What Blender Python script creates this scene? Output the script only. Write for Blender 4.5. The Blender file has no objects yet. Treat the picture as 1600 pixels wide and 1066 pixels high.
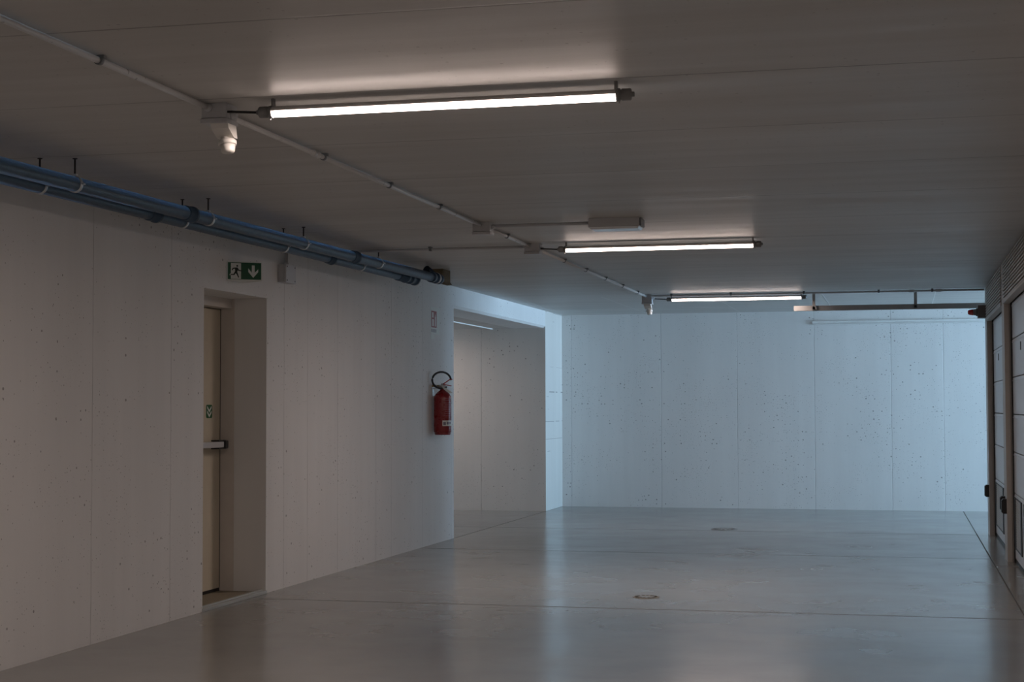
import bpy, bmesh, math, random
from mathutils import Vector, Matrix
random.seed(4)
S = bpy.context.scene
C = S.collection
PI = math.pi
# ------------------------------------------------------------------ camera
cam_data = bpy.data.cameras.new('camera')
cam_data.sensor_width = 36.0
cam_data.lens = 36.0 * 2501.0 / 1600.0
cam_data.clip_start = 0.05
cam = bpy.data.objects.new('camera', cam_data)
C.objects.link(cam)
R = Matrix(((0.97160761, 0.01230017, 0.23627813),
            (0.23658464, -0.03986422, -0.97079274),
            (-0.00252187, 0.9991294, -0.04164241)))
cam.matrix_world = Matrix.Translation((0, 0, 1.39)) @ R.to_4x4()
S.camera = cam
# ------------------------------------------------------------------ world, daylight, exposure
SKY_COL = (0.42, 0.71, 1.0)
SKY_STR = 29.0
TUBE_STR = 13.0
LAMP_W = 32.5        # light thrown downwards by each lamp's reflector
TUBE_COL = (1.0, 0.81, 0.725)
w = bpy.data.worlds.new('overcast sky')
S.world = w
w.use_nodes = True
bg = w.node_tree.nodes['Background']
wt = w.node_tree
tc = wt.nodes.new('ShaderNodeTexCoord'); sx = wt.nodes.new('ShaderNodeSeparateXYZ')
mr = wt.nodes.new('ShaderNodeMapRange'); cm = wt.nodes.new('ShaderNodeMix'); cm.data_type = 'RGBA'
wt.links.new(tc.outputs['Generated'], sx.inputs[0]); wt.links.new(sx.outputs[2], mr.inputs[0])
mr.inputs[1].default_value = -0.03; mr.inputs[2].default_value = 0.03
cm.inputs[6].default_value = (0.80, 1.20, 1.62, 1)      # glow added below the horizon to lift the far ceiling
cm.inputs[7].default_value = (*SKY_COL, 1)
wt.links.new(mr.outputs[0], cm.inputs[0]); wt.links.new(cm.outputs[2], bg.inputs[0])
bg.inputs[1].default_value = SKY_STR
# portal in the open end of the side passage: only tells the renderer where the sky gets in
pl = bpy.data.lights.new('daylight_opening', 'AREA')
pl.shape = 'RECTANGLE'; pl.size = 2.69; pl.size_y = 3.79
pl.cycles.is_portal = True
po = bpy.data.objects.new('daylight_opening', pl)
C.objects.link(po)
PASS_END = 10.0
po.location = (PASS_END - 0.02, 20.25, 1.3475)
po.rotation_euler = (0, math.radians(90), 0)
S.view_settings.view_transform = 'Standard'
S.view_settings.look = 'None'
S.view_settings.gamma = 1.0
S.view_settings.use_curve_mapping = False
S.view_settings.exposure = 0.0
S.cycles.max_bounces = 10
S.cycles.diffuse_bounces = 7
S.cycles.glossy_bounces = 4
S.cycles.transparent_max_bounces = 8
S.cycles.sample_clamp_indirect = 4.0
S.cycles.use_denoising = True

# ------------------------------------------------------------------ plan (metres)
H = 2.695            # main ceiling
XL = -4.665          # left wall face
YF = 22.15           # far wall face
YO0, YO1, ZO = 16.52, 21.07, 2.465      # opening in the left wall
YD0, YD1, ZD = 10.195, 11.315, 2.222    # door recess
XR = 0.90            # right wall / pillar face
YR = 18.35           # corner of the garage row

# ------------------------------------------------------------------ material helpers
class NT:
    def __init__(s, name):
        s.m = bpy.data.materials.new(name); s.m.use_nodes = True
        s.t = s.m.node_tree; s.n = s.t.nodes; s.l = s.t.links
        s.b = s.n['Principled BSDF']
    def put(s, sock, v):
        if isinstance(v, bpy.types.NodeSocket): s.l.new(v, sock)
        elif v is not None: sock.default_value = v
    def math(s, op, a, b=None, c=None, clamp=False):
        n = s.n.new('ShaderNodeMath'); n.operation = op; n.use_clamp = clamp
        s.put(n.inputs[0], a); s.put(n.inputs[1], b); s.put(n.inputs[2], c)
        return n.outputs[0]
    def pos(s):
        return s.n.new('ShaderNodeNewGeometry').outputs['Position']
    def xyz(s, v):
        n = s.n.new('ShaderNodeSeparateXYZ'); s.l.new(v, n.inputs[0]); return n.outputs
    def scale(s, v, sc):
        n = s.n.new('ShaderNodeVectorMath'); n.operation = 'MULTIPLY'
        s.l.new(v, n.inputs[0]); n.inputs[1].default_value = sc; return n.outputs[0]
    def noise(s, v, sc, det=3, rough=0.55, dist=0.0):
        n = s.n.new('ShaderNodeTexNoise'); s.l.new(v, n.inputs['Vector'])
        n.inputs['Scale'].default_value = sc; n.inputs['Detail'].default_value = det
        n.inputs['Roughness'].default_value = rough; n.inputs['Distortion'].default_value = dist
        return n.outputs['Fac']
    def rng(s, v, a, b, c, d):
        n = s.n.new('ShaderNodeMapRange'); s.l.new(v, n.inputs[0])
        for i, k in enumerate((a, b, c, d)): s.put(n.inputs[1 + i], k)
        return n.outputs[0]
    def mix(s, f, a, b):
        n = s.n.new('ShaderNodeMix'); n.data_type = 'RGBA'
        s.put(n.inputs['Factor'], f)
        s.put(n.inputs[6], (*a, 1) if isinstance(a, tuple) else a)
        s.put(n.inputs[7], (*b, 1) if isinstance(b, tuple) else b)
        return n.outputs[2]
    def bump(s, h, strength=0.3, dist=0.01, normal=None):
        n = s.n.new('ShaderNodeBump'); s.l.new(h, n.inputs['Height'])
        n.inputs['Strength'].default_value = strength; n.inputs['Distance'].default_value = dist
        if normal: s.l.new(normal, n.inputs['Normal'])
        return n.outputs[0]
    def lines(s, coord, ps, hw):
        tot = None
        for p in ps:
            p, k = p if isinstance(p, tuple) else (p, 1.0)
            d = s.math('ABSOLUTE', s.math('SUBTRACT', coord, p))
            r = s.math('MULTIPLY', s.rng(d, hw * 0.4, hw, 1.0, 0.0), k)
            tot = r if tot is None else s.math('MAXIMUM', tot, r)
        return tot
    def flat(s, P, ax):
        x = s.xyz(P); c = s.n.new('ShaderNodeCombineXYZ')
        s.l.new(x[ax[0]], c.inputs[0]); s.l.new(x[ax[1]], c.inputs[1]); return c.outputs[0]
    def pores(s, P, scale, dens, seed=0.0, ax=(0, 1)):
        v = s.n.new('ShaderNodeTexVoronoi'); v.feature = 'F1'; v.voronoi_dimensions = '2D'
        s.l.new(s.flat(P, ax), v.inputs['Vector']); v.inputs['Scale'].default_value = scale
        cx = s.n.new('ShaderNodeSeparateColor'); s.l.new(v.outputs['Color'], cx.inputs[0])
        cl = s.noise(P, 1.6 + seed, 2)
        keep = s.math('LESS_THAN', cx.outputs[0], s.rng(cl, 0.44, 0.74, 0.0, dens))
        rad = s.math('MULTIPLY_ADD', s.math('POWER', cx.outputs[1], 3.0), 0.13, 0.045)
        hole = s.math('LESS_THAN', v.outputs['Distance'], rad)
        return s.math('MULTIPLY', keep, hole)

def simple(name, col, rough=0.5, metal=0.0, var=0.06, spec=0.5, nscale=14.0):
    k = NT(name)
    P = k.n.new('ShaderNodeTexCoord').outputs['Object']
    f = k.noise(P, nscale, 3)
    lo = tuple(max(0, c * (1 - var)) for c in col); hi = tuple(min(1, c * (1 + var)) for c in col)
    k.l.new(k.mix(f, lo, hi), k.b.inputs['Base Color'])
    k.l.new(k.rng(f, 0.2, 0.8, max(0.02, rough - 0.05), min(1, rough + 0.05)), k.b.inputs['Roughness'])
    k.b.inputs['Metallic'].default_value = metal
    k.b.inputs['Specular IOR Level'].default_value = spec
    return k.m

def wall_mat(name, axis, seams, base=(0.74, 0.74, 0.735), hw=0.006, dens=0.5, seam=0.5):
    k = NT(name)
    P = k.pos(); X = k.xyz(P)
    co = X[axis]
    big = k.noise(k.scale(P, (1, 1, 0.35)), 0.9, 4, 0.6)
    fine = k.noise(P, 22, 3)
    streak = k.noise(k.scale(P, (5, 5, 0.25)), 1.3, 3)
    col = k.mix(k.rng(big, 0.3, 0.7, 0, 1), tuple(c * 0.93 for c in base), tuple(c * 1.03 for c in base))
    col = k.mix(k.rng(streak, 0.35, 0.75, 0.0, 0.35), col, tuple(c * 0.86 for c in base))
    por = k.math('MAXIMUM', k.pores(P, 18, dens * 1.1, 0.0, (axis, 2)), k.pores(P, 40, dens * 1.2, 0.7, (axis, 2)))
    wob = k.math('MULTIPLY_ADD', k.noise(k.scale(P, (0.5, 0.5, 3.0)), 2.0, 2), 0.012, -0.006)
    sm = k.lines(k.math('ADD', co, wob), seams, hw)
    brk = k.rng(k.noise(k.scale(P, (1, 1, 1.2)), 3.0, 3), 0.3, 0.62, 0.25, 1.0)
    sm = k.math('MULTIPLY', sm, brk)
    col = k.mix(k.math('MULTIPLY', por, 0.72), col, (0.16, 0.155, 0.15))
    col = k.mix(k.math('MULTIPLY', sm, seam), col, (0.24, 0.235, 0.23))
    k.l.new(col, k.b.inputs['Base Color'])
    k.b.inputs['Roughness'].default_value = 0.62
    k.b.inputs['Specular IOR Level'].default_value = 0.35
    h = k.math('SUBTRACT', k.math('MULTIPLY', fine, 0.25), k.math('MAXIMUM', por, sm))
    k.l.new(k.bump(h, 0.35, 0.006), k.b.inputs['Normal'])
    return k.m

SEAM_L = [8.64, 9.69, 11.67, 12.18, 12.89, 13.91, 14.36, 15.37, 16.42, 7.4, 6.1, 4.8, 3.6, 2.4]
SEAM_F = [-4.53, -3.257, -2.203, -1.156, -0.139, 0.542, 1.6, 2.7, 3.8, 5.0]
M = {}
M['wall_left'] = wall_mat('painted concrete, boards across', 1, SEAM_L)
M['wall_far'] = wall_mat('painted concrete, far', 0, SEAM_F, base=(0.80, 0.80, 0.79), hw=0.008, dens=0.95, seam=0.32)
M['wall_side'] = wall_mat('painted concrete, side room', 0, [-5.561, -6.8, -8.0], base=(0.70, 0.69, 0.66), hw=0.008)

def ceiling_mat():
    k = NT('smooth precast concrete ceiling')
    P = k.pos(); X = k.xyz(P)
    base = (0.52, 0.51, 0.49)
    big = k.noise(k.scale(P, (0.5, 1.2, 1)), 0.8, 5, 0.6)
    st = k.noise(k.scale(P, (0.5, 6, 1)), 1.0, 4, 0.65)
    col = k.mix(k.rng(big, 0.3, 0.7, 0, 1), tuple(c * 0.93 for c in base), tuple(c * 1.05 for c in base))
    col = k.mix(k.rng(st, 0.4, 0.75, 0.0, 0.30), col, tuple(c * 0.82 for c in base))
    ys = [4.984 + 1.2335 * i for i in range(-10, 11)]
    wob = k.math('MULTIPLY_ADD', k.noise(P, 0.8, 2), 0.012, -0.006)
    jy = k.lines(k.math('ADD', X[1], wob), ys, 0.009)
    jy = k.math('MULTIPLY', jy, k.math('LESS_THAN', X[1], 18.58))
    jend = k.lines(X[1], [18.575], 0.012)
    jx = k.lines(X[0], [-3.435, -2.15, -0.885, 0.385, 1.6, 2.9, 4.1], 0.008)
    jx = k.math('MULTIPLY', jx, k.math('GREATER_THAN', X[1], 18.58))
    dark = k.math('MAXIMUM', jy, jend)
    brk = k.rng(k.noise(k.scale(P, (0.8, 1, 1)), 2.0, 2), 0.3, 0.6, 0.45, 1.0)
    dark = k.math('MULTIPLY', dark, brk)
    por = k.pores(P, 26, 0.35)
    col = k.mix(k.math('MULTIPLY', dark, 0.62), col, (0.12, 0.115, 0.11))
    col = k.mix(k.math('MULTIPLY', jx, 0.5), col, (0.80, 0.80, 0.80))
    col = k.mix(k.math('MULTIPLY', por, 0.5), col, (0.2, 0.19, 0.18))
    k.l.new(col, k.b.inputs['Base Color'])
    k.l.new(k.rng(st, 0.3, 0.7, 0.38, 0.55), k.b.inputs['Roughness'])
    k.b.inputs['Specular IOR Level'].default_value = 0.4
    h = k.math('SUBTRACT', k.math('MULTIPLY', k.noise(P, 30, 2), 0.15), k.math('MAXIMUM', dark, por))
    h = k.math('ADD', h, jx)
    k.l.new(k.bump(h, 0.3, 0.005), k.b.inputs['Normal'])
    return k.m
M['ceiling'] = ceiling_mat()

def floor_mat():
    k = NT('power floated concrete floor')
    P = k.pos(); X = k.xyz(P)
    base = (0.272, 0.274, 0.262)
    big = k.noise(k.scale(P, (0.8, 0.8, 1)), 0.55, 4, 0.55, 0.3)
    med = k.noise(k.scale(P, (1.0, 1.2, 1)), 1.6, 4, 0.55, 0.4)
    fine = k.noise(P, 9, 4, 0.6)
    col = k.mix(k.rng(big, 0.32, 0.68, 0, 1), tuple(c * 0.84 for c in base), tuple(c * 1.12 for c in base))
    col = k.mix(k.rng(med, 0.4, 0.7, 0.0, 0.4), col, tuple(c * 1.12 for c in base))
    col = k.mix(k.rng(fine, 0.5, 0.8, 0.0, 0.15), col, tuple(c * 0.8 for c in base))
    wob = k.math('MULTIPLY_ADD', k.noise(P, 0.25, 1), 0.10, -0.05)
    jy = k.lines(k.math('ADD', X[1], wob), [(11.0, 0.8), (15.28, 0.8), 18.1, 6.8, 2.6], 0.020)
    jy = k.math('MULTIPLY', jy, k.math('LESS_THAN', X[0], 0.77))
    jx = k.lines(X[0], [0.772], 0.009)
    jl = k.math('MULTIPLY', k.lines(X[0], [-4.66], 0.010), k.math('GREATER_THAN', X[1], 16.5))
    j = k.math('MAXIMUM', k.math('MAXIMUM', jy, jx), jl)
    # worn spot rings round the two drains stay plain; small dirt specks
    col = k.mix(k.math('MULTIPLY', j, 0.75), col, (0.07, 0.068, 0.065))
    k.l.new(col, k.b.inputs['Base Color'])
    k.l.new(k.math('MAXIMUM', k.rng(med, 0.25, 0.75, 0.18, 0.24), k.math('MULTIPLY', j, 0.7)), k.b.inputs['Roughness'])
    k.l.new(k.rng(j, 0.0, 0.8, 1.0, 0.05), k.b.inputs['Specular IOR Level'])
    h = k.math('SUBTRACT', k.math('MULTIPLY', fine, 0.05), j)
    k.l.new(k.bump(h, 0.10, 0.004), k.b.inputs['Normal'])
    return k.m
M['floor'] = floor_mat()

M['plastic'] = simple('light grey electrical plastic', (0.50, 0.51, 0.53), 0.42)
M['conduit'] = simple('pale grey conduit plastic', (0.56, 0.56, 0.56), 0.30, spec=0.6)
M['conduit_dark'] = simple('dark grey conduit clip plastic', (0.16, 0.175, 0.19), 0.5)
M['white_plastic'] = simple('white sensor plastic', (0.72, 0.70, 0.66), 0.38)
M['cap'] = simple('grey lamp end cap', (0.22, 0.22, 0.22), 0.42)
M['black'] = simple('black rubber', (0.012, 0.012, 0.013), 0.45)
M['pipe'] = simple('blue grey soundproof pipe', (0.034, 0.072, 0.125), 0.42, spec=0.4, nscale=30)
M['seal'] = simple('dark blue pipe seal', (0.022, 0.04, 0.065), 0.4)
M['steel'] = simple('galvanised steel', (0.62, 0.64, 0.66), 0.32, 0.9)
M['rod'] = simple('dull threaded rod', (0.045, 0.04, 0.04), 0.6, 0.4)
M['foam'] = simple('brown raw edge of the ceiling hole', (0.16, 0.125, 0.075), 0.9, var=0.4)
M['frame'] = simple('beige grey garage frame paint', (0.45, 0.425, 0.395), 0.45)
M['panel'] = simple('pale garage panel paint', (0.60, 0.62, 0.65), 0.33, spec=0.5)
M['vent'] = simple('grey vent louvre paint', (0.40, 0.39, 0.37), 0.45)
M['fascia'] = simple('ribbed fascia sheet', (0.46, 0.44, 0.42), 0.42)
M['door'] = simple('cream fire door paint', (0.60, 0.54, 0.43), 0.42)
M['door_frame'] = simple('door frame paint', (0.60, 0.56, 0.52), 0.45)
M['tile'] = simple('brown recess floor', (0.25, 0.215, 0.16), 0.6, var=0.15)
M['sill'] = simple('pale threshold strip', (0.40, 0.42, 0.41), 0.45)
M['sign_green'] = simple('exit sign green', (0.004, 0.085, 0.038), 0.40)
M['sign_white'] = simple('sign white', (0.70, 0.74, 0.72), 0.45)
M['sign_dark'] = simple('exit sign dark figure', (0.006, 0.02, 0.014), 0.5)
M['sign_red'] = simple('faded sign red', (0.30, 0.10, 0.11), 0.5)
M['sign_grey'] = simple('sign grey lettering', (0.20, 0.19, 0.25), 0.5)
M['sticker'] = simple('sticker green', (0.006, 0.10, 0.03), 0.5)
M['ext_red'] = simple('extinguisher red enamel', (0.20, 0.007, 0.010), 0.28, spec=0.6)
M['ext_red2'] = simple('red lever enamel', (0.42, 0.03, 0.03), 0.35)
M['ext_print'] = simple('pink printed lettering', (0.30, 0.09, 0.11), 0.4)
M['brass'] = simple('brass', (0.55, 0.42, 0.20), 0.3, 0.9)
M['red_lens'] = simple('red beacon lens', (0.40, 0.008, 0.010), 0.15, spec=0.8)
M['beacon_grey'] = simple('dark grey beacon plastic', (0.13, 0.125, 0.13), 0.5)
M['bar'] = simple('grey beige painted steel bar', (0.28, 0.27, 0.26), 0.5)
M['rail'] = simple('pale rail paint', (0.80, 0.81, 0.80), 0.4)
M['diffuser'] = simple('frosted white diffuser', (0.88, 0.90, 0.93), 0.06, spec=1.0)
M['drain'] = simple('rusty cast drain', (0.27, 0.245, 0.20), 0.25, 0.0, var=0.2)
M['drain_grey'] = simple('grey cast drain', (0.265, 0.26, 0.25), 0.25, 0.0, var=0.1)
M['drain_hole'] = simple('dark drain slot', (0.03, 0.026, 0.02), 0.9, spec=0.1)
def emis():
    m = bpy.data.materials.new('lit fluorescent glass'); m.use_nodes = True
    b = m.node_tree.nodes['Principled BSDF']
    b.inputs['Base Color'].default_value = (0.9, 0.9, 0.9, 1)
    b.inputs['Emission Color'].default_value = (*TUBE_COL, 1)
    b.inputs['Emission Strength'].default_value = TUBE_STR
    return m
M['tube'] = emis()
def clear():
    m = bpy.data.materials.new('clear polycarbonate cover'); m.use_nodes = True
    t = m.node_tree; n = t.nodes; l = t.links
    n.remove(n['Principled BSDF'])
    tr = n.new('ShaderNodeBsdfTransparent'); tr.inputs[0].default_value = (0.96, 0.96, 0.96, 1)
    gl = n.new('ShaderNodeBsdfGlossy'); gl.inputs['Roughness'].default_value = 0.12
    mx = n.new('ShaderNodeMixShader')
    mx.inputs[0].default_value = 0.05; l.new(tr.outputs[0], mx.inputs[1]); l.new(gl.outputs[0], mx.inputs[2])
    l.new(mx.outputs[0], n['Material Output'].inputs[0])
    return m
M['clear'] = clear()
M['reflector'] = simple('white lamp reflector', (0.72, 0.70, 0.69), 0.4)

# ------------------------------------------------------------------ mesh helpers
def frame_to(d):
    d = Vector(d).normalized()
    up = Vector((0, 0, 1)) if abs(d.z) < 0.95 else Vector((0, 1, 0))
    x = up.cross(d).normalized(); y = d.cross(x)
    return x, y, d

class MB:
    def __init__(s): s.bm = bmesh.new()
    def box(s, a, b, bevel=0.0):
        a, b = Vector(a), Vector(b)
        c = (a + b) / 2; e = b - a
        r = bmesh.ops.create_cube(s.bm, size=1.0, matrix=Matrix.Translation(c) @ Matrix.Diagonal((abs(e.x), abs(e.y), abs(e.z), 1)))
        if bevel:
            es = list({ed for v in r['verts'] for ed in v.link_edges})
            bmesh.ops.bevel(s.bm, geom=es, offset=bevel, segments=2, affect='EDGES', profile=0.7)
        return s
    def obox(s, c, ax, ay, az, hx, hy, hz, bevel=0.0):
        m = Matrix.Identity(4)
        for i, (v, h) in enumerate(((ax, hx), (ay, hy), (az, hz))):
            v = Vector(v).normalized() * h * 2
            for j in range(3): m[j][i] = v[j]
        for j in range(3): m[j][3] = c[j]
        r = bmesh.ops.create_cube(s.bm, size=1.0, matrix=m)
        if bevel:
            es = list({ed for v in r['verts'] for ed in v.link_edges})
            bmesh.ops.bevel(s.bm, geom=es, offset=bevel, segments=2, affect='EDGES', profile=0.7)
        return s
    def lathe(s, o, d, prof, n=24, caps=True):
        """prof = [(distance along d, radius)]"""
        x, y, d = frame_to(d); o = Vector(o)
        rings = []
        for t, r in prof:
            rings.append([s.bm.verts.new(o + d * t + (x * math.cos(2 * PI * i / n) + y * math.sin(2 * PI * i / n)) * r) for i in range(n)])
        for a, b in zip(rings, rings[1:]):
            for i in range(n):
                f = s.bm.faces.new((a[i], a[(i + 1) % n], b[(i + 1) % n], b[i])); f.smooth = True
        if caps:
            s.bm.faces.new(list(reversed(rings[0]))); s.bm.faces.new(rings[-1])
        return s
    def cyl(s, a, b, r, n=20):
        a, b = Vector(a), Vector(b)
        return s.lathe(a, b - a, [(0, r), ((b - a).length, r)], n)
    def path(s, pts, r, n=12, closed=False):
        pts = [Vector(p) for p in pts]; rings = []
        N = len(pts)
        for i, p in enumerate(pts):
            d = (pts[(i + 1) % N] - pts[i - 1]) if closed or 0 < i < N - 1 else (pts[1] - pts[0] if i == 0 else pts[-1] - pts[-2])
            x, y, _ = frame_to(d)
            rr = r[i] if isinstance(r, (list, tuple)) else r
            rings.append([s.bm.verts.new(p + (x * math.cos(2 * PI * k / n) + y * math.sin(2 * PI * k / n)) * rr) for k in range(n)])
        prs = list(zip(rings, rings[1:])) + ([(rings[-1], rings[0])] if closed else [])
        for a, b in prs:
            for k in range(n):
                f = s.bm.faces.new((a[k], a[(k + 1) % n], b[(k + 1) % n], b[k])); f.smooth = True
        if not closed:
            s.bm.faces.new(list(reversed(rings[0]))); s.bm.faces.new(rings[-1])
        return s
    def prism(s, pts, off):
        """polygon of 3D points extruded by the vector off"""
        off = Vector(off)
        a = [s.bm.verts.new(Vector(p)) for p in pts]; b = [s.bm.verts.new(Vector(p) + off) for p in pts]
        n = len(a)
        s.bm.faces.new(a); s.bm.faces.new(list(reversed(b)))
        for i in range(n): s.bm.faces.new((a[i], b[i], b[(i + 1) % n], a[(i + 1) % n]))
        return s
    def build(s, name, mat, parent=None):
        bmesh.ops.recalc_face_normals(s.bm, faces=s.bm.faces)
        me = bpy.data.meshes.new(name)
        s.bm.to_mesh(me); s.bm.free()
        me.materials.append(M[mat] if isinstance(mat, str) else mat)
        o = bpy.data.objects.new(name, me)
        C.objects.link(o)
        if parent is not None:
            o.parent = parent
            o.matrix_parent_inverse = Matrix.Translation(-world_loc(parent))
        return o

def world_loc(o):
    v = Vector(o.location)
    p = o.parent
    if p is None: return v
    return world_loc(p) + (o.matrix_parent_inverse.translation + v)

def thing(name, label, cat, loc=(0, 0, 0), group=None):
    o = bpy.data.objects.new(name, None); o.empty_display_size = 0.05
    C.objects.link(o); o.location = loc
    o['label'] = label; o['category'] = cat
    if group: o['group'] = group
    return o
def tag(o, label, cat, group=None):
    o['label'] = label; o['category'] = cat
    if group: o['group'] = group
    return o
def struct(o, label=None):
    o['kind'] = 'structure'
    if label: o['label'] = label
    return o

# ------------------------------------------------------------------ the shell
X0, X1, Y0 = -8.6, PASS_END, -7.0
T = 0.3
struct(MB().box((X0 - T, Y0 - T, -0.25), (X1, YF + T, 0)).build('floor', 'floor'), 'smooth grey concrete floor of the garage')
struct(MB().box((X0 - T, Y0 - T, H), (X1, YF + T, H + 0.25)).build('ceiling', 'ceiling'), 'grey concrete slab ceiling with cross joints')
struct(MB().box((XL, YF, 0), (X1, YF + T, H)).build('wall_far', 'wall_far'), 'white concrete far wall lit blue by daylight')
b = MB()
TW = 0.45
b.box((XL - TW, Y0, 0), (XL, YD0, H))
b.box((XL - TW, YD0, ZD), (XL, YD1, H))
b.box((XL - TW, YD1, 0), (XL, YO0, H))
c = 0.028
b.prism([(XL, YO0, H), (XL, YO0, ZO + c), (XL - c, YO0, ZO), (XL - TW, YO0, ZO), (XL - TW, YO0, H)], (0, YO1 - YO0, 0))
struct(b.build('wall_left', 'wall_left'), 'white board-marked concrete left wall with a recessed door')
struct(MB().box((X0, YO1, 0), (XL, YF + T, H)).build('wall_alcove', 'wall_side'), 'white concrete end wall of the side bay')
struct(MB().box((X0, YO0 - 1.5 - T, 0), (XL - TW, YO0 - 1.5, H)).build('wall_alcove_near', 'wall_side'))
struct(MB().box((X0 - T, YO0 - 1.8, 0), (X0, YF + T, H)).build('wall_alcove_end', 'wall_side'))
struct(MB().box((X0, YO0 - 1.5, ZO), (XL - TW, YO1, H)).build('ceiling_alcove', 'ceiling'), 'lower grey ceiling of the side bay')
struct(MB().box((-5.425, YO0 - 1.5, ZO - 0.012), (-5.395, YO1, ZO)).build('trim_1', 'rail'), 'thin pale bead on the side bay ceiling')
struct(MB().box((XL - TW, Y0 - T, 0), (XR + 0.4, Y0, H)).build('wall_back', 'wall_far'))
b = MB()
b.box((XR, Y0, 0), (XR + 0.4, 12.0, H))
b.box((XR + 0.16, 12.0, 0), (XR + 0.4, YR - 0.2, H))
b.box((XR + 0.16, YR - 0.2, 0), (X1, YR, H))
struct(b.build('wall_right', 'wall_left'), 'garage row wall on the right')

# ------------------------------------------------------------------ recessed door in the left wall
XDL = -5.04
d1 = struct(MB().box((XDL - 0.045, YD0 + 0.05, 0.035), (XDL, YD1 - 0.004, 2.14)).build('door_1', 'door'), 'cream fire door set deep in the left wall')
MB().box((XDL - 0.05, YD1 - 0.002, 0.0), (XDL + 0.115, YD1 + 0.03, ZD)).build('door_frame', 'door_frame', d1)
MB().box((XDL - 0.05, YD0, 2.148), (XDL + 0.09, YD1, ZD)).build('door_head', 'door_frame', d1)
MB().box((XDL - 0.052, YD0 - 0.03, 0.0), (XDL + 0.115, YD0 + 0.03, ZD)).build('door_frame', 'door_frame', d1)
bar = MB()
bar.box((XDL + 0.055, YD0 + 0.12, 1.098), (XDL + 0.095, YD1 - 0.13, 1.142), 0.008)
bar = bar.build('panic_bar', 'plastic', d1)
e = MB()
e.box((XDL + 0.0, YD1 - 0.135, 1.09), (XDL + 0.10, YD1 - 0.105, 1.15), 0.006)
e.box((XDL + 0.035, YD1 - 0.24, 1.143), (XDL + 0.098, YD1 - 0.105, 1.154), 0.003)
e.box((XDL + 0.035, YD1 - 0.24, 1.086), (XDL + 0.098, YD1 - 0.105, 1.097), 0.003)
e.box((XDL + 0.02, YD1 - 0.14, 1.088), (XDL + 0.112, YD1 - 0.09, 1.152), 0.015)
e = e.build('bar_bracket', 'black', bar)
MB().box((XDL - 0.001, YD1 - 0.003, 0.035), (XDL + 0.004, YD1 + 0.002, 2.145)).build('door_gap', 'black', d1)
MB().box((XDL - 0.03, YD0 + 0.03, 0.012), (XDL + 0.002, YD1 - 0.003, 0.036)).build('door_sweep', 'black', d1)
st = MB()
sy0, sy1, sz0, sz1 = 11.062, 11.168, 1.318, 1.418
def rrect(y0, y1, z0, z1, r, x):
    pts = []
    for cy, cz, a0 in ((y1 - r, z1 - r, 0), (y0 + r, z1 - r, 90), (y0 + r, z0 + r, 180), (y1 - r, z0 + r, 270)):
        for k in range(5):
            a = math.radians(a0 + 22.5 * k); pts.append((x, cy + r * math.cos(a), cz + r * math.sin(a)))
    return pts
st.prism(rrect(sy0, sy1, sz0, sz1, 0.015, XDL), (0.0015, 0, 0))
st = st.build('sticker', 'sticker', d1); st['label'] = 'green sticker with pale downward chevrons'
ch = MB()
cy = (sy0 + sy1) / 2
for zz in (1.374, 1.338):
    ch.prism([(XDL + 0.0015, cy - 0.038, zz + 0.036), (XDL + 0.0015, cy, zz + 0.004), (XDL + 0.0015, cy + 0.038, zz + 0.036),
              (XDL + 0.0015, cy + 0.038, zz + 0.018), (XDL + 0.0015, cy, zz - 0.014), (XDL + 0.0015, cy - 0.038, zz + 0.018)], (0.001, 0, 0))
ch.build('chevron', 'sign_white', st)
struct(MB().box((XL - TW, YD0, 0.0), (XL - 0.03, YD1, 0.012)).build('trim_2', 'tile'), 'brown floor of the door recess')
b = MB()
b.box((XL - 0.03, YD0 - 0.005, 0.0), (XL + 0.012, YD1 + 0.005, 0.022), 0.004)
b.box((XL - 0.045, YD0, 0.012), (XL - 0.02, YD1, 0.03), 0.004)
struct(b.build('trim_3', 'sill'), 'pale threshold strip across the door recess')
# behind the door recess: closed
struct(MB().box((XL - TW - 0.2, YD0 - 0.3, 0), (XL - TW, YD1 + 0.3, H)).build('wall_door_back', 'wall_left'))

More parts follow.
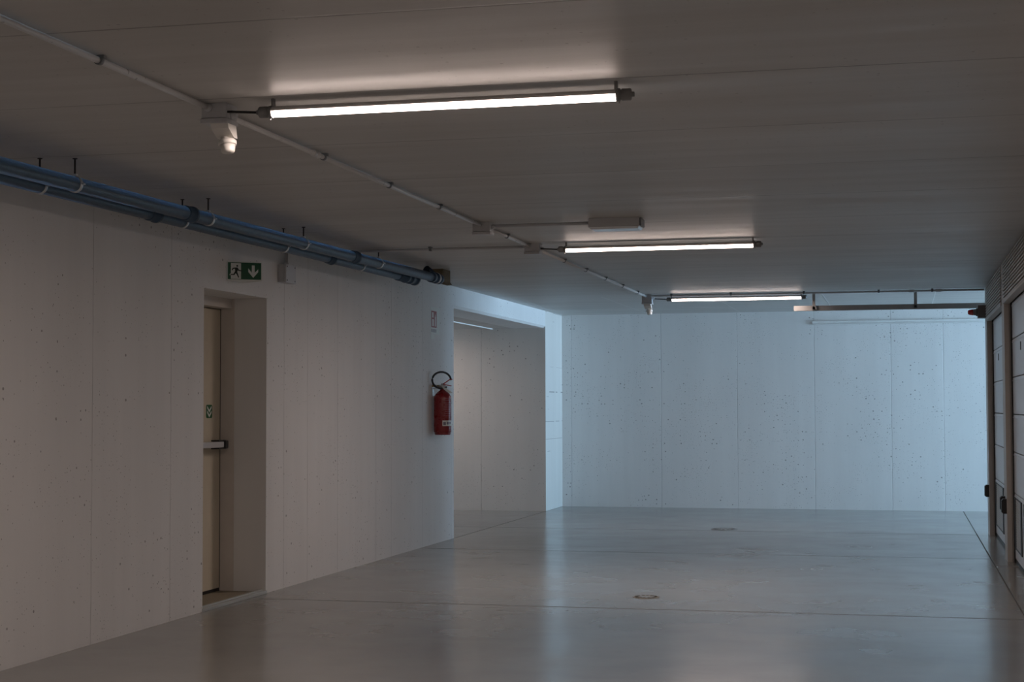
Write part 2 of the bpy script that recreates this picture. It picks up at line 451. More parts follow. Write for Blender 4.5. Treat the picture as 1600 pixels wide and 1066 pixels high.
# ------------------------------------------------------------------ garage row on the right
def garage(y0, y1, label, vents, plate_y):
    XP = 0.965
    g = thing('garage_door', label, 'garage door', (XP, (y0 + y1) / 2, 0))
    zs = [0.035, 0.62, 0.985, 1.32, 1.65, 1.99, 2.317]
    for z0, z1 in zip(zs, zs[1:]):
        b = MB().box((XP, y0 + 0.06, z0 + 0.004), (XP + 0.04, y1 - 0.045, z1 - 0.004), 0.003)
        b.box((XP - 0.003, y0 + 0.06, z1 - 0.034), (XP + 0.01, y1 - 0.045, z1 - 0.022), 0.002)
        p = b.build('panel', 'panel', g)
        if z0 == 0.035:
            for v0, v1 in vents:
                f = MB()
                f.box((XP - 0.008, v0, 0.13), (XP + 0.004, v0 + 0.13, 0.585)).box((XP - 0.008, v1 - 0.11, 0.13), (XP + 0.004, v1, 0.585))
                f.box((XP - 0.006, v0, 0.13), (XP + 0.004, v1, 0.145)).box((XP - 0.006, v0, 0.575), (XP + 0.004, v1, 0.585))
                f = f.build('vent', 'black', p)
            for v0, v1 in vents:
                f = MB()
                for i in range(21):
                    z = 0.145 + i * 0.0205
                    f.prism([(XP - 0.004, v0 + 0.05, z), (XP - 0.004, v0 + 0.05, z + 0.014), (XP + 0.002, v0 + 0.05, z + 0.018), (XP + 0.002, v0 + 0.05, z)], (0, v1 - v0 - 0.1, 0))
                f.build('louvre', 'vent', p)
    # dark running gaps and side tracks
    MB().box((XP - 0.012, y1 - 0.05, 0), (XP + 0.05, y1 - 0.004, 2.32)).box((XP - 0.012, y0 + 0.004, 0), (XP + 0.05, y0 + 0.06, 2.32)).build('side_track', 'black', g)
    MB().box((XP + 0.002, y0 + 0.06, 0.0), (XP + 0.03, y1 - 0.05, 0.036)).build('bottom_seal', 'black', g)
    # corrugated fascia above
    b = MB()
    n = 12; z0, z1 = 2.335, H - 0.004
    ph = (z1 - z0) / n
    pts = [(XR + 0.03, y0 + 0.0, z1), (XR + 0.03, y0, z0)]
    for i in range(n):
        zb = z0 + i * ph
        pts += [(XR + 0.016, y0, zb), (XR - 0.010, y0, zb + ph * 0.06), (XR - 0.010, y0, zb + ph * 0.48), (XR + 0.016, y0, zb + ph * 0.62)]
    pts += [(XR + 0.006, y0, z1)]
    b.prism(pts, (0, y1 - y0, 0))
    b.build('fascia', 'fascia', g)
    MB().box((XR - 0.01, y0, 2.312), (XR + 0.05, y1, 2.336), 0.003).build('lintel', 'frame', g)
    if plate_y:
        k = MB().box((XP - 0.005, plate_y - 0.03, 1.86), (XP, plate_y + 0.03, 1.93), 0.002).build('lock_plate', 'black', g)
    return g
garage(15.35, 18.0, 'pale sectional garage door furthest away, between the two pillars', [(16.52, 17.88)], 17.05)
garage(12.35, 15.0, 'pale sectional garage door nearest the camera, cut by the right edge', [(14.06, 14.88), (13.0, 13.82)], 13.92)
for i, (ya, yb, lab) in enumerate(((YR - 0.35, YR, 'beige pillar at the far corner of the garage row'),
                                   (15.0, 15.35, 'beige pillar between the two garage doors'),
                                   (12.0, 12.35, 'beige pillar at the near end of the garage doors'))):
    b = MB()
    b.box((XR, ya, 0), (XR + 0.045, yb, H), 0.003)
    b.box((XR + 0.045, ya + 0.006, 0), (XR + 0.16, yb - 0.006, H))
    struct(b.build('trim_%d' % (4 + i), 'frame'), lab)
def small_box(y, z, lab):
    t = tag(MB().prism([(XR - 0.045, y, z + 0.012), (XR - 0.03, y, z + 0.0), (XR, y, z), (XR, y, z + 0.13), (XR - 0.03, y, z + 0.13), (XR - 0.045, y, z + 0.115)], (0, 0.09, 0)).build('black_box', 'black'),
            lab, 'small box')
small_box(18.02, 0.415, 'small black box low on the far corner pillar, against the blue wall')
small_box(15.22, 0.445, 'small black box low on the middle pillar, the further of two')
small_box(15.02, 0.43, 'small black box low on the middle pillar, the nearer of two')

# beacon
t = thing('warning_beacon', 'red flashing beacon on a dark grey box at the garage corner', 'beacon', (XR, 18.2, 2.42))
MB().box((XR - 0.085, 18.10, 2.355), (XR, 18.26, 2.492), 0.004).build('control_box', 'beacon_grey', t)
MB().lathe((XR - 0.083, 18.18, 2.42), (-1, 0, 0), [(0, 0.045), (0.018, 0.043), (0.022, 0.036), (0.05, 0.034)], 20).build('beacon_base', 'beacon_grey', t)
MB().lathe((XR - 0.132, 18.18, 2.42), (-1, 0, 0), [(0, 0.034), (0.01, 0.033), (0.045, 0.026), (0.054, 0.020), (0.057, 0.008)], 20).build('beacon_lens', 'red_lens', t)

# ------------------------------------------------------------------ hanging bar near the far wall
t = thing('height_bar', 'grey steel bar hung level under the ceiling before the far wall', 'bar', (0, 18.62, 2.5))
MB().box((-1.19, 18.53, 2.487), (1.75, 18.57, 2.545), 0.003).build('bar', 'bar', t)
for x in (-0.98, 0.144):
    b = MB()
    b.box((x, 18.508, 2.50), (x + 0.034, 18.52, H), 0.001)
    b.box((x - 0.012, 18.508, 2.50), (x + 0.046, 18.514, 2.535), 0.001)
    b.box((x - 0.02, 18.50, H - 0.008), (x + 0.055, 18.55, H), 0.001)
    b.build('strap', 'bar', t)
t = thing('wall_rail', 'thin pale rail fixed along the top of the far wall', 'rail', (0, YF, 2.5))
b = MB()
b.box((-1.175, YF - 0.035, 2.545), (3.4, YF, 2.556), 0.002)
b.box((-1.175, YF - 0.012, 2.51), (3.4, YF, 2.556))
b.box((-1.175, YF - 0.035, 2.51), (3.4, YF, 2.518), 0.002)
b.build('rail', 'rail', t)

# ------------------------------------------------------------------ ceiling wiring
CX, CZ = -2.868, 2.676
def clip(b, p, d, r=0.0135):
    """saddle clip hugging a conduit, screwed to the ceiling"""
    p = Vector(p); x, y, dd = frame_to(d); side = x if abs(x.z) < 0.5 else y
    b.lathe(p - dd * 0.011, dd, [(0, r + 0.003), (0.022, r + 0.003)], 16)
    b.obox((p.x, p.y, H - 0.007), dd, side, (0, 0, 1), 0.012, r + 0.012, 0.0065, 0.001)
def conduit(y0, y1, clips, couplings, lab, dark=True):
    t = thing('conduit', lab, 'conduit', (CX, (y0 + y1) / 2, H))
    MB().cyl((CX, y0, CZ), (CX, y1, CZ), 0.0125, 18).build('tube', 'conduit', t)
    for yy in clips:
        b = MB(); clip(b, (CX, yy, CZ), (0, 1, 0)); b.build('clip', 'conduit_dark', t)
    for yy in couplings:
        MB().lathe((CX, yy - 0.05, CZ), (0, 1, 0), [(0, 0.0165), (0.006, 0.018), (0.035, 0.018), (0.036, 0.0145), (0.05, 0.0145), (0.051, 0.018), (0.075, 0.018), (0.08, 0.0165)], 18).build('coupling', 'conduit', t)
    return t
conduit(Y0, 6.30, (5.34, 4.2, 3.0, 1.6, 0.2, -2.0, -4.0), (), 'pale conduit along the ceiling from the top left edge to the nearest junction box')
conduit(6.42, 10.85, (7.70, 8.78, 9.81), (7.60,), 'pale conduit along the ceiling between the nearest sensor box and the second junction box')
conduit(10.98, 12.36, (11.62,), (), 'short pale conduit between the second and third junction boxes')
conduit(12.47, 18.34, (13.72, 14.71, 15.72, 16.73, 17.72), (), 'pale conduit along the ceiling leading to the furthest sensor box')

def jbox(y, x0, x1, lab, ln=0.115, zb=2.61):
    t = thing('junction_box', lab, 'junction box', ((x0 + x1) / 2, y + ln / 2, H))
    MB().box((x0, y, zb + 0.022), (x1, y + ln, H), 0.003).build('box', 'plastic', t)
    MB().box((x0 - 0.003, y - 0.003, zb), (x1 + 0.003, y + ln + 0.003, zb + 0.020), 0.003).build('lid', 'plastic', t)
    return t
def gland(t, a, d, r=0.018, mat='plastic'):
    MB().lathe(a, d, [(0, r), (0.006, r), (0.007, r * 0.85), (0.022, r * 0.8), (0.026, r * 0.62)], 18).build('gland', mat, t)
b1 = jbox(6.30, -2.900, -2.785, 'grey junction box with motion sensor, nearest, left of the largest tube lamp')
gland(b1, (CX, 6.300, CZ), (0, -1, 0), 0.019); gland(b1, (-2.785, 6.355, 2.652), (1, 0, 0), 0.020)
b2 = jbox(10.85, -2.925, -2.800, 'grey junction box second along the conduit, left of the emergency light')
gland(b2, (-2.800, 10.91, 2.668), (1, 0, 0), 0.017); gland(b2, (CX, 10.965, CZ), (0, 1, 0), 0.017)
b3 = jbox(12.36, -2.905, -2.785, 'grey junction box third along the conduit, left of the middle tube lamp')
gland(b3, (CX, 12.36, CZ), (0, -1, 0), 0.018); gland(b3, (-2.785, 12.415, 2.655), (1, 0, 0), 0.017); gland(b3, (-2.905, 12.415, CZ), (-1, 0, 0), 0.017)
b4 = jbox(18.34, -2.915, -2.80, 'grey junction box with motion sensor, furthest, left of the smallest tube lamp', 0.10, 2.585)
gland(b4, (CX, 18.34, CZ), (0, -1, 0), 0.018); gland(b4, (-2.80, 18.39, 2.655), (1, 0, 0), 0.017)

def sensor(x, y, z, lab):
    t = thing('motion_sensor', lab, 'motion sensor', (x, y, z))
    b = MB()
    b.prism([(x - 0.040, y - 0.045, z), (x - 0.040, y + 0.045, z), (x - 0.034, y + 0.045, z - 0.055), (x - 0.034, y + 0.01, z - 0.055), (x - 0.036, y - 0.045, z - 0.022)], (0.080, 0, 0))
    b.build('mount', 'white_plastic', t)
    MB().lathe((x, y + 0.02, z - 0.045), (0.45, -0.3, -1), [(0, 0.020), (0.018, 0.018), (0.03, 0.02)], 18).build('neck', 'white_plastic', t)
    d = Vector((0.12, -0.10, -1)).normalized()
    o = Vector((x + 0.018, y + 0.0, z - 0.058))
    MB().lathe(o, d, [(0, 0.012), (0.006, 0.030), (0.014, 0.039), (0.030, 0.040), (0.032, 0.036)], 24).build('head', 'white_plastic', t)
    MB().lathe(o + d * 0.031, d, [(0, 0.034), (0.028, 0.029), (0.033, 0.026), (0.036, 0.012)], 24).build('lens', 'white_plastic', t)
    return t
sensor(-2.825, 6.36, 2.61, 'white motion sensor hanging under the nearest junction box')
sensor(-2.855, 18.39, 2.585, 'white motion sensor hanging under the furthest junction box by the far wall')

# tube lamps
def lamp(y, z, lab, dx=0.0, top=H, watts=LAMP_W):
    t = thing('tube_lamp', lab, 'tube lamp', (-1.83 + dx, y, top), 'tube lamps on the ceiling')
    xb, xa, xz = -2.76 + dx, -2.575 + dx, -1.085 + dx
    MB().cyl((xa, y, z - 0.011), (xz, y, z - 0.011), 0.0130, 20).build('fluorescent_tube', 'tube', t)
    b = MB().lathe((xa, y, z), (1, 0, 0), [(0, 0.0245), (xz - xa, 0.0245)], 28, caps=False)
    b.build('clear_cover', 'clear', t)
    b = MB(); pts = []
    for i in range(9):
        a = math.radians(4 + 172 * i / 8); pts.append((xa, y + 0.0225 * math.cos(a), z + 0.0225 * math.sin(a)))
    for i in range(9):
        a = math.radians(176 - 172 * i / 8); pts.append((xa, y + 0.0212 * math.cos(a), z + 0.0205 * math.sin(a)))
    b.prism(pts, (xz - xa, 0, 0)); b.build('reflector', 'reflector', t)
    for x, s in ((xa, -1), (xz, 1)):
        MB().lathe((x, y, z), (s, 0, 0), [(-0.004, 0.0262), (0.004, 0.0262), (0.005, 0.020), (0.012, 0.020), (0.013, 0.0245), (0.046, 0.0245), (0.05, 0.021), (0.051, 0.011), (0.062, 0.010)], 24).build('end_cap', 'cap', t)
        b = MB()
        b.lathe((x + s * -0.010, y, z), (s, 0, 0), [(0, 0.0270), (0.009, 0.0270)], 24)
        b.box((x - s * 0.012 - 0.006, y - 0.010, z + 0.022), (x - s * 0.012 + 0.006, y + 0.010, top))
        b.box((x + s * 0.001 - 0.003, y - 0.004, z - 0.034), (x + s * 0.001 + 0.003, y + 0.004, z - 0.022))
        b.build('bracket', 'cap', t)
    MB().cyl((xb - 0.01, y, z + 0.010), (xa - 0.05, y, z), 0.0055, 12).build('cable', 'black', t)
    L = bpy.data.lights.new('lamp_light', 'AREA'); L.shape = 'RECTANGLE'
    L.size = xz - xa - 0.04; L.size_y = 0.02; L.energy = watts; L.color = TUBE_COL
    lo_ = bpy.data.objects.new('lamp_light', L); C.objects.link(lo_)
    lo_.location = ((xa + xz) / 2, y, z - 0.027)
    return t
lamp(6.28, 2.640, 'lit tube lamp nearest the camera, the largest on the ceiling')
lamp(12.35, 2.640, 'lit tube lamp in the middle, beyond the emergency light')
lamp(18.36, 2.636, 'lit tube lamp furthest away, before the far wall', watts=13.0)
lamp(20.0, 2.405, 'unseen tube lamp added to brighten the side bay', dx=-4.9, top=ZO, watts=14.5)  # added out of view, lifts the dim side bay
lamp(0.24, 2.640, 'unseen tube lamp added above the camera for fill light')  # fill lamp added overhead, outside the frame
lamp(-5.8, 2.640, 'unseen tube lamp added far behind the camera for fill light')  # second added fill lamp, behind the view

# conduit past the furthest lamp to the garage corner
t = thing('conduit', 'grey conduit running across the ceiling from the furthest lamp to the garage corner', 'conduit', (-0.9, 18.26, H))
MB().cyl((-2.80, 18.275, 2.674), (XR - 0.008, 18.275, 2.674), 0.0115, 16).build('tube', 'plastic', t)
for x in (-2.56, -1.88, -1.06, -0.237, 0.34):
    b = MB(); clip(b, (x, 18.275, 2.674), (1, 0, 0), 0.012); b.build('clip', 'conduit_dark', t)
for x in (0.12, 0.41):
    MB().lathe((x - 0.035, 18.275, 2.674), (1, 0, 0), [(0, 0.014), (0.004, 0.0165), (0.066, 0.0165), (0.07, 0.014)], 16).build('coupling', 'plastic', t)
# conduit from the second box to the emergency light
t = thing('conduit', 'short grey conduit joining the second junction box and the emergency light', 'conduit', (-2.4, 10.91, H))
MB().cyl((-2.79, 10.91, 2.672), (-2.08, 10.91, 2.672), 0.0115, 16).build('tube', 'plastic', t)
# conduit from the third box to the left wall
t = thing('conduit', 'grey conduit across the ceiling from the third junction box to the left wall', 'conduit', (-3.7, 12.415, H))
MB().cyl((-2.905, 12.415, 2.674), (XL, 12.415, 2.674), 0.0115, 16).build('tube', 'plastic', t)
for x in (-3.70, -4.55):
    b = MB(); clip(b, (x, 12.415, 2.674), (1, 0, 0), 0.012); b.build('clip', 'conduit_dark', t)

# emergency light
t = thing('emergency_light', 'grey rectangular emergency light on the ceiling between the first two lamps', 'emergency light', (-1.9, 10.9, H))
ex0, ex1, ey0, ey1 = -2.09, -1.735, 10.82, 10.99
MB().box((ex0, ey0, 2.635), (ex1, ey1, H), 0.004).build('body', 'plastic', t)
b = MB()
z0, z1 = 2.618, 2.634
lo = [(ex0 + 0.022, ey0 + 0.008, z0), (ex1 - 0.012, ey0 + 0.008, z0), (ex1 - 0.012, ey1 - 0.008, z0), (ex0 + 0.022, ey1 - 0.008, z0)]
hi = [(ex0 + 0.003, ey0 + 0.002, z1), (ex1 - 0.003, ey0 + 0.002, z1), (ex1 - 0.003, ey1 - 0.002, z1), (ex0 + 0.003, ey1 - 0.002, z1)]
va = [b.bm.verts.new(p) for p in lo]; vb = [b.bm.verts.new(p) for p in hi]
b.bm.faces.new(va); b.bm.faces.new(vb)
for i in range(4): b.bm.faces.new((va[i], va[(i + 1) % 4], vb[(i + 1) % 4], vb[i]))
b.build('diffuser', 'diffuser', t)
MB().box((ex1 - 0.001, ey0 + 0.006, 2.637), (ex1 + 0.012, ey1 - 0.006, H - 0.004), 0.003).build('end_plate', 'conduit_dark', t)

# ------------------------------------------------------------------ drain pipes under the ceiling
def pipe(x, z0, z1, ya, yb, bells, clamps, lab, r=0.040, end=None):
    def zc(y): return z0 + (z1 - z0) * (y - 6.8) / 7.0
    t = thing('drain_pipe', lab, 'pipe', (x, 8.0, zc(8.0)))
    MB().cyl((x, ya, zc(ya)), (x, yb, zc(yb)), r, 28).build('pipe', 'pipe', t)
    for y in bells:
        bl = MB().lathe((x, y - 0.10, zc(y)), (0, 1, 0), [(0, r + 0.001), (0.012, r + 0.006), (0.085, r + 0.006), (0.088, r + 0.010), (0.105, r + 0.010), (0.108, r + 0.004), (0.12, r + 0.001)], 28)
        bl = bl.build('coupling', 'pipe', t)
        MB().lathe((x, y + 0.002, zc(y)), (0, 1, 0), [(0, r + 0.004), (0.002, r + 0.0105), (0.010, r + 0.0105), (0.012, r + 0.002)], 28).build('seal_ring', 'seal', bl)
    for y in clamps:
        c = MB().lathe((x, y - 0.011, zc(y)), (0, 1, 0), [(0, r + 0.0005), (0.001, r + 0.004), (0.021, r + 0.004), (0.022, r + 0.0005)], 28)
        c.box((x + r + 0.002, y - 0.011, zc(y) - 0.004), (x + r + 0.016, y + 0.011, zc(y) + 0.004), 0.001)
        c.box((x - 0.012, y - 0.011, zc(y) + r), (x + 0.012, y + 0.011, zc(y) + r + 0.014), 0.001)
        c = c.build('clamp', 'steel', t)
        rd = MB().cyl((x, y, zc(y) + r + 0.012), (x, y, H - 0.001), 0.005, 10)
        rd.lathe((x, y, H - 0.001), (0, 0, -1), [(0, 0.013), (0.004, 0.013)], 12)
        rd.build('threaded_rod', 'rod', c)
    return t, zc
po_, zc = pipe(-4.171, 2.555, 2.586, Y0, 14.12, (3.2, 5.9, 8.93, 11.93), (2.5, 4.2, 5.85, 7.52, 9.17, 10.80, 12.50),
               'blue grey pipe under the ceiling, the outer one, ending at the ceiling hole')
# end fittings of the outer pipe: branch with a rising arm
ze = zc(14.2)
f = MB().lathe((-4.171, 14.00, ze), (0, 1, 0), [(0, 0.041), (0.004, 0.050), (0.05, 0.050), (0.053, 0.042), (0.12, 0.042), (0.123, 0.051), (0.15, 0.051), (0.152, 0.044), (0.23, 0.044), (0.236, 0.050), (0.26, 0.050), (0.262, 0.045), (0.30, 0.045)], 28).build('branch', 'pipe', po_)
f['label'] = 'dark blue branch fitting at the pipe end'
MB().cyl((-4.171, 14.20, ze), (-4.22, 14.03, H - 0.036), 0.036, 24).build('riser', 'seal', f)
MB().lathe((-4.171, 14.16, ze), (0, 1, 0), [(0, 0.045), (0.001, 0.053), (0.02, 0.053), (0.021, 0.045)], 28).build('clamp', 'steel', po_)
pi_, zc2 = pipe(-4.345, 2.548, 2.572, Y0, 13.80, (3.1, 5.8, 8.80, 11.85), (2.5, 4.2, 5.85, 7.47, 9.17, 10.85, 12.55),
                'blue grey pipe under the ceiling, the inner one, nearest the left wall')
ze = zc2(13.9)
f = MB().lathe((-4.345, 13.55, ze), (0, 1, 0), [(0, 0.041), (0.01, 0.049), (0.20, 0.049), (0.205, 0.054), (0.235, 0.054), (0.237, 0.044), (0.33, 0.044), (0.333, 0.054), (0.36, 0.054), (0.362, 0.049), (0.48, 0.049), (0.483, 0.055), (0.53, 0.055), (0.54, 0.045), (0.60, 0.030), (0.61, 0.01)], 28).build('end_fitting', 'pipe', pi_)
MB().lathe((-4.345, 14.07, ze), (0, 1, 0), [(0, 0.045), (0.001, 0.0585), (0.022, 0.0585), (0.023, 0.045)], 28).build('clamp', 'steel', pi_)
# rough hole in the ceiling the pipes rise into
b = MB()
b.prism([(-4.17, 14.40, H), (-4.17, 14.40, 2.585), (-4.155, 14.42, 2.56), (-4.20, 14.40, 2.555), (-4.215, 14.41, 2.62), (-4.33, 14.40, 2.66), (-4.33, 14.40, H)], (0, 0.25, 0))
tag(b.build('filler_foam', 'foam'), 'brown rough filler lump on the ceiling behind the pipe end', 'filler')

# ------------------------------------------------------------------ left wall fittings
# exit sign, a folded two-faced board
A = Vector((XL + 0.002, 10.57, 0)); Bc = Vector((XL + 0.212, 10.715, 0)); Cc = Vector((XL + 0.002, 10.86, 0))
ZS0, ZS1 = 2.306, 2.436
t = thing('exit_sign', 'green running man exit sign folded out from the wall over the door', 'exit sign', (XL, 10.715, 2.31))
b = MB()
b.prism([(A.x, A.y, ZS0 - 0.004), (Bc.x, Bc.y, ZS0 - 0.004), (Cc.x, Cc.y, ZS0 - 0.004)], (0, 0, ZS1 - ZS0 + 0.008))
b.build('body', 'sign_white', t)
def on_face(P0, P1, off):
    u = (P1 - P0); L = u.length; u.normalize()
    n = Vector((u.y, -u.x, 0))
    return lambda a, z: P0 + u * (a * L) + n * off + Vector((0, 0, ZS0 + z * (ZS1 - ZS0))), n, L
def poly(b, fn, n, pts, th): b.prism([fn(*p) for p in pts], n * th)
fn, n, L = on_face(A, Bc, 0.0)
g = MB(); poly(g, fn, n, [(0.03, 0.04), (0.97, 0.04), (0.97, 0.97), (0.03, 0.97)], 0.0012); g = g.build('green_face', 'sign_green', t)
fn, n, L = on_face(A, Bc, 0.0012)
wp = MB()
poly(wp, fn, n, [(0.115, 0.06), (0.40, 0.06), (0.40, 0.93), (0.115, 0.93)], 0.0006)
poly(wp, fn, n, [(0.075, 0.26), (0.115, 0.26), (0.115, 0.36), (0.09, 0.34)], 0.0006)
poly(wp, fn, n, [(0.705, 0.83), (0.785, 0.83), (0.785, 0.42), (0.885, 0.62), (0.885, 0.46), (0.745, 0.14), (0.605, 0.46), (0.605, 0.66), (0.705, 0.42)], 0.0006)
wp = wp.build('white_panel', 'sign_white', g)
fn, n, L = on_face(A, Bc, 0.0018)
fg = MB()
hd = [(0.292 + 0.026 * math.cos(2 * PI * i / 14), 0.78 + 0.052 * math.sin(2 * PI * i / 14)) for i in range(14)]
poly(fg, fn, n, hd, 0.0006)
poly(fg, fn, n, [(0.225, 0.68), (0.30, 0.70), (0.325, 0.62), (0.29, 0.44), (0.235, 0.44)], 0.0006)      # trunk
poly(fg, fn, n, [(0.30, 0.69), (0.345, 0.56), (0.43, 0.53), (0.43, 0.49), (0.33, 0.50), (0.285, 0.60)], 0.0006)  # front arm
poly(fg, fn, n, [(0.24, 0.69), (0.165, 0.66), (0.135, 0.54), (0.16, 0.52), (0.185, 0.61), (0.25, 0.62)], 0.0006)  # rear arm
poly(fg, fn, n, [(0.235, 0.46), (0.29, 0.46), (0.345, 0.16), (0.325, 0.12), (0.27, 0.34), (0.25, 0.36)], 0.0006)  # front leg
poly(fg, fn, n, [(0.235, 0.50), (0.265, 0.42), (0.215, 0.27), (0.10, 0.27), (0.10, 0.32), (0.19, 0.33)], 0.0006)  # rear leg
fg.build('running_figure', 'sign_dark', g)
fn, n, L = on_face(Bc, Cc, 0.0)
g = MB(); poly(g, fn, n, [(0.03, 0.04), (0.97, 0.04), (0.97, 0.97), (0.03, 0.97)], 0.0012); g.build('green_face', 'sign_green', t)
# wall junction box and its riser
t = thing('wall_box', 'grey square box on the left wall beside the exit sign', 'junction box', (XL, 11.6, 2.36))
MB().box((XL, 11.535, 2.362), (XL + 0.052, 11.735, 2.500), 0.004).build('box', 'plastic', t)
MB().box((XL + 0.054, 11.533, 2.360), (XL + 0.070, 11.737, 2.502), 0.004).build('lid', 'plastic', t)
for yy in (11.555, 11.715):
    for zz in (2.378, 2.484):
        MB().lathe((XL + 0.070, yy, zz), (1, 0, 0), [(0, 0.006), (0.002, 0.006)], 10).build('screw', 'black', t)
MB().lathe((XL + 0.026, 11.65, 2.50), (0, 0, 1), [(0, 0.018), (0.02, 0.018), (0.022, 0.0115), (H - 2.50, 0.0115)], 16).build('riser', 'plastic', t)

# fire extinguisher sign
t = thing('extinguisher_sign', 'small red and white fire extinguisher sign on the left wall', 'sign', (XL, 15.8, 2.2))
yS0, yS1 = 15.64, 15.97
MB().box((XL, yS0, 2.150), (XL + 0.0015, yS1, 2.425)).build('board', 'sign_white', t)
r = MB().box((XL + 0.0015, 15.675, 2.215), (XL + 0.0025, 15.865, 2.385)).build('red_panel', 'sign_red', t)
p = MB()
p.box((XL + 0.0025, 15.705, 2.315), (XL + 0.0032, 15.75, 2.370)).box((XL + 0.0025, 15.705, 2.228), (XL + 0.0032, 15.76, 2.300))
p.box((XL + 0.0025, 15.80, 2.228), (XL + 0.0032, 15.835, 2.33)).box((XL + 0.0025, 15.81, 2.33), (XL + 0.0032, 15.825, 2.35))
p.build('pictogram', 'sign_white', r)
p = MB()
for k in range(5):
    p.box((XL + 0.0015, 15.68 + k * 0.038, 2.165), (XL + 0.0022, 15.70 + k * 0.038, 2.200))
p.build('lettering', 'sign_grey', t)
tag(MB().box((XL, 15.66, 2.095), (XL + 0.0012, 15.80, 2.145)).build('sticker', 'sign_white'), 'little pale sticker under the extinguisher sign', 'sticker')

# fire extinguisher
ex, ey = -4.560, 15.73
t = thing('fire_extinguisher', 'red fire extinguisher with black hose hung on the left wall corner', 'fire extinguisher', (ex, ey, 1.12))
zb = 1.122
MB().lathe((ex, ey, zb), (0, 0, 1), [(0, 0.072), (0.004, 0.078), (0.018, 0.080), (0.022, 0.088), (0.028, 0.0900), (0.36, 0.0900), (0.385, 0.087), (0.41, 0.072), (0.43, 0.052), (0.445, 0.030), (0.455, 0.022), (0.475, 0.020)], 40).build('cylinder', 'ext_red', t)
MB().lathe((ex, ey, zb + 0.005), (0, 0, 1), [(-0.012, 0.078), (0.0, 0.0815), (0.018, 0.0815)], 40).build('foot_ring', 'ext_red', t)
def decal(z0, z1, a0, a1, name, mat, rr=0.0907, n=10):
    b = MB(); va = []; 
    for i in range(n + 1):
        a = math.radians(a0 + (a1 - a0) * i / n)
        va.append([(ex + q * math.cos(a), ey + q * math.sin(a), z) for q, z in ((rr, z0), (rr, z1), (rr - 0.0012, z1), (rr - 0.0012, z0))])
    vs = [[b.bm.verts.new(p) for p in ring] for ring in va]
    for r0, r1 in zip(vs, vs[1:]):
        for k in range(4): b.bm.faces.new((r0[k], r0[(k + 1) % 4], r1[(k + 1) % 4], r1[k]))
    b.bm.faces.new(vs[0]); b.bm.faces.new(list(reversed(vs[-1])))
    return b.build(name, mat, t)
# camera sees the side towards -Y and +X : angles -110..20 degrees
decal(1.205, 1.262, -75, 12, 'label', 'sign_white')
for k, (a0, a1) in enumerate(((-70, -52), (-46, -30), (-24, -8))):
    decal(1.215 + 0.006 * k, 1.246, a0, a1, 'label_print', 'sign_grey', 0.0913, 4)
for k in range(9):
    zz = 1.305 + 0.022 * k
    decal(zz, zz + 0.010, -68 + (k % 3) * 5, -8 - (k % 2) * 10, 'printed_text', 'ext_print', 0.0907, 6)
zt = zb + 0.47
v = MB().lathe((ex, ey, zt - 0.005), (0, 0, 1), [(0, 0.021), (0.012, 0.021), (0.014, 0.016), (0.05, 0.016), (0.053, 0.010)], 20)
v.cyl((ex - 0.045, ey - 0.01, zt + 0.022), (ex + 0.03, ey, zt + 0.022), 0.012, 16)
v.build('valve', 'steel', t)
def lever(p, q, w0, th):
    b = MB(); p, q = Vector(p), Vector(q); x, y, d = frame_to(q - p)
    b.obox((p + q) / 2, d, x, y, (q - p).length / 2, w0, th, 0.002); return b
b = lever((ex - 0.01, ey, zt + 0.030), (ex + 0.075, ey, zt + 0.085), 0.011, 0.004)
b.obox(((ex + 0.088), ey, zt + 0.088), (1, 0, 0.05), (0, 1, 0), (0, 0, 1), 0.016, 0.011, 0.004, 0.002)
b.build('upper_lever', 'ext_red2', t)
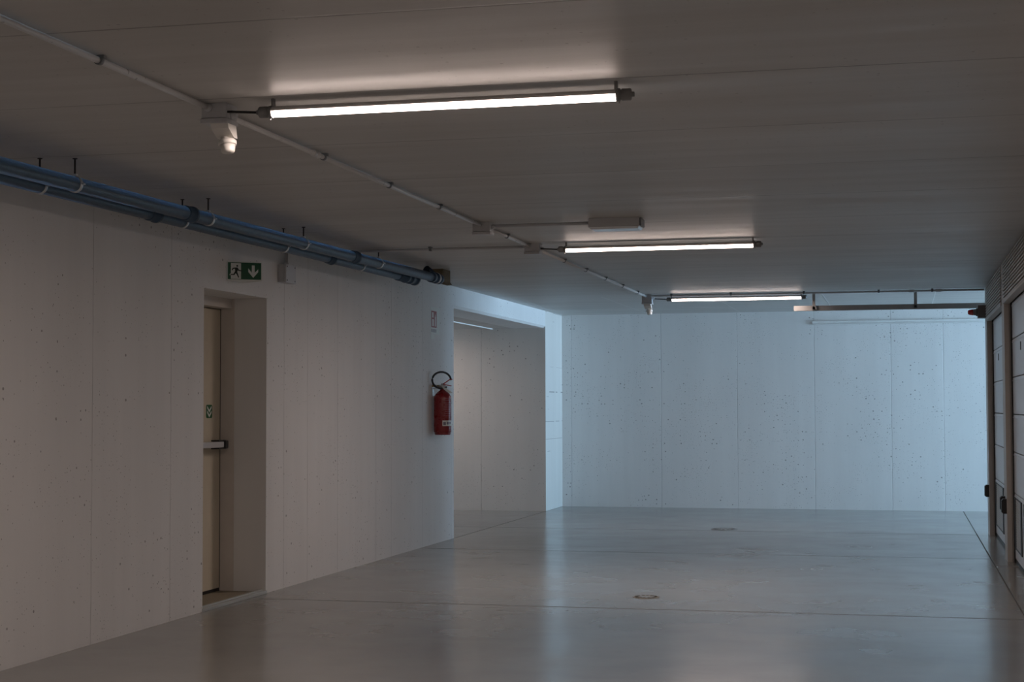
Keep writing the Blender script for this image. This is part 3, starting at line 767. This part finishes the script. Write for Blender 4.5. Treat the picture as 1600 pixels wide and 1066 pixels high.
lever((ex, ey, zt + 0.038), (ex + 0.095, ey, zt + 0.022), 0.010, 0.004).build('lower_lever', 'ext_red2', t)
MB().lathe((ex - 0.04, ey - 0.01, zt + 0.022), (-0.5, -1, 0), [(0, 0.010), (0.045, 0.010), (0.05, 0.014), (0.09, 0.012)], 14).build('pressure_gauge', 'brass', t)
hp = []
for i in range(29):
    a = math.radians(-58 - 300 * i / 28)
    u = math.cos(a); v_ = math.sin(a)
    hp.append((ex - 0.004 + 0.064 * u, ey - 0.02 + 0.12 * u, zt + 0.092 + 0.084 * v_ - 0.012))
hp.insert(0, (ex, ey - 0.01, zt + 0.020))
MB().path(hp, 0.0105, 12).build('hose', 'black', t)
MB().prism([(ex + 0.01, ey - 0.03, zt + 0.012), (ex + 0.04, ey - 0.03, zt + 0.002), (ex + 0.115, ey - 0.03, zt - 0.048), (ex + 0.075, ey - 0.03, zt - 0.052), (ex + 0.02, ey - 0.03, zt - 0.012)], (0, 0.002, 0)).build('paper_tag', 'sign_white', t)
b = MB()
b.box((XL, ey - 0.03, zt - 0.08), (XL + 0.006, ey + 0.03, zt + 0.03), 0.001)
b.box((XL + 0.004, ey - 0.012, zt - 0.008), (ex - 0.018, ey + 0.012, zt - 0.002), 0.001)
b.build('wall_bracket', 'steel', t)

# ------------------------------------------------------------------ floor drains
def drain(x, y, lab, r=0.10, mat='drain'):
    t = thing('floor_drain', lab, 'floor drain', (x, y, 0))
    MB().lathe((x, y, 0), (0, 0, 1), [(0, r), (0.003, r), (0.004, r - 0.006)], 32).build('cover', mat, t)
    b = MB()
    for i in range(14):
        a = 2 * PI * (i + 0.5) / 14; a2 = 0.13
        pts = []
        for k, rr in ((-1, 0.86), (1, 0.86), (1, 0.62), (-1, 0.62)):
            pts.append((x + r * rr * math.cos(a + k * a2), y + r * rr * math.sin(a + k * a2), 0.004))
        b.prism(pts, (0, 0, 0.0008))
    b.build('slots', 'drain_hole', t)
drain(-1.84, 11.70, 'round rusty floor drain nearer the camera')
drain(-1.985, 18.36, 'round floor drain near the far wall', 0.15, 'drain_grey')
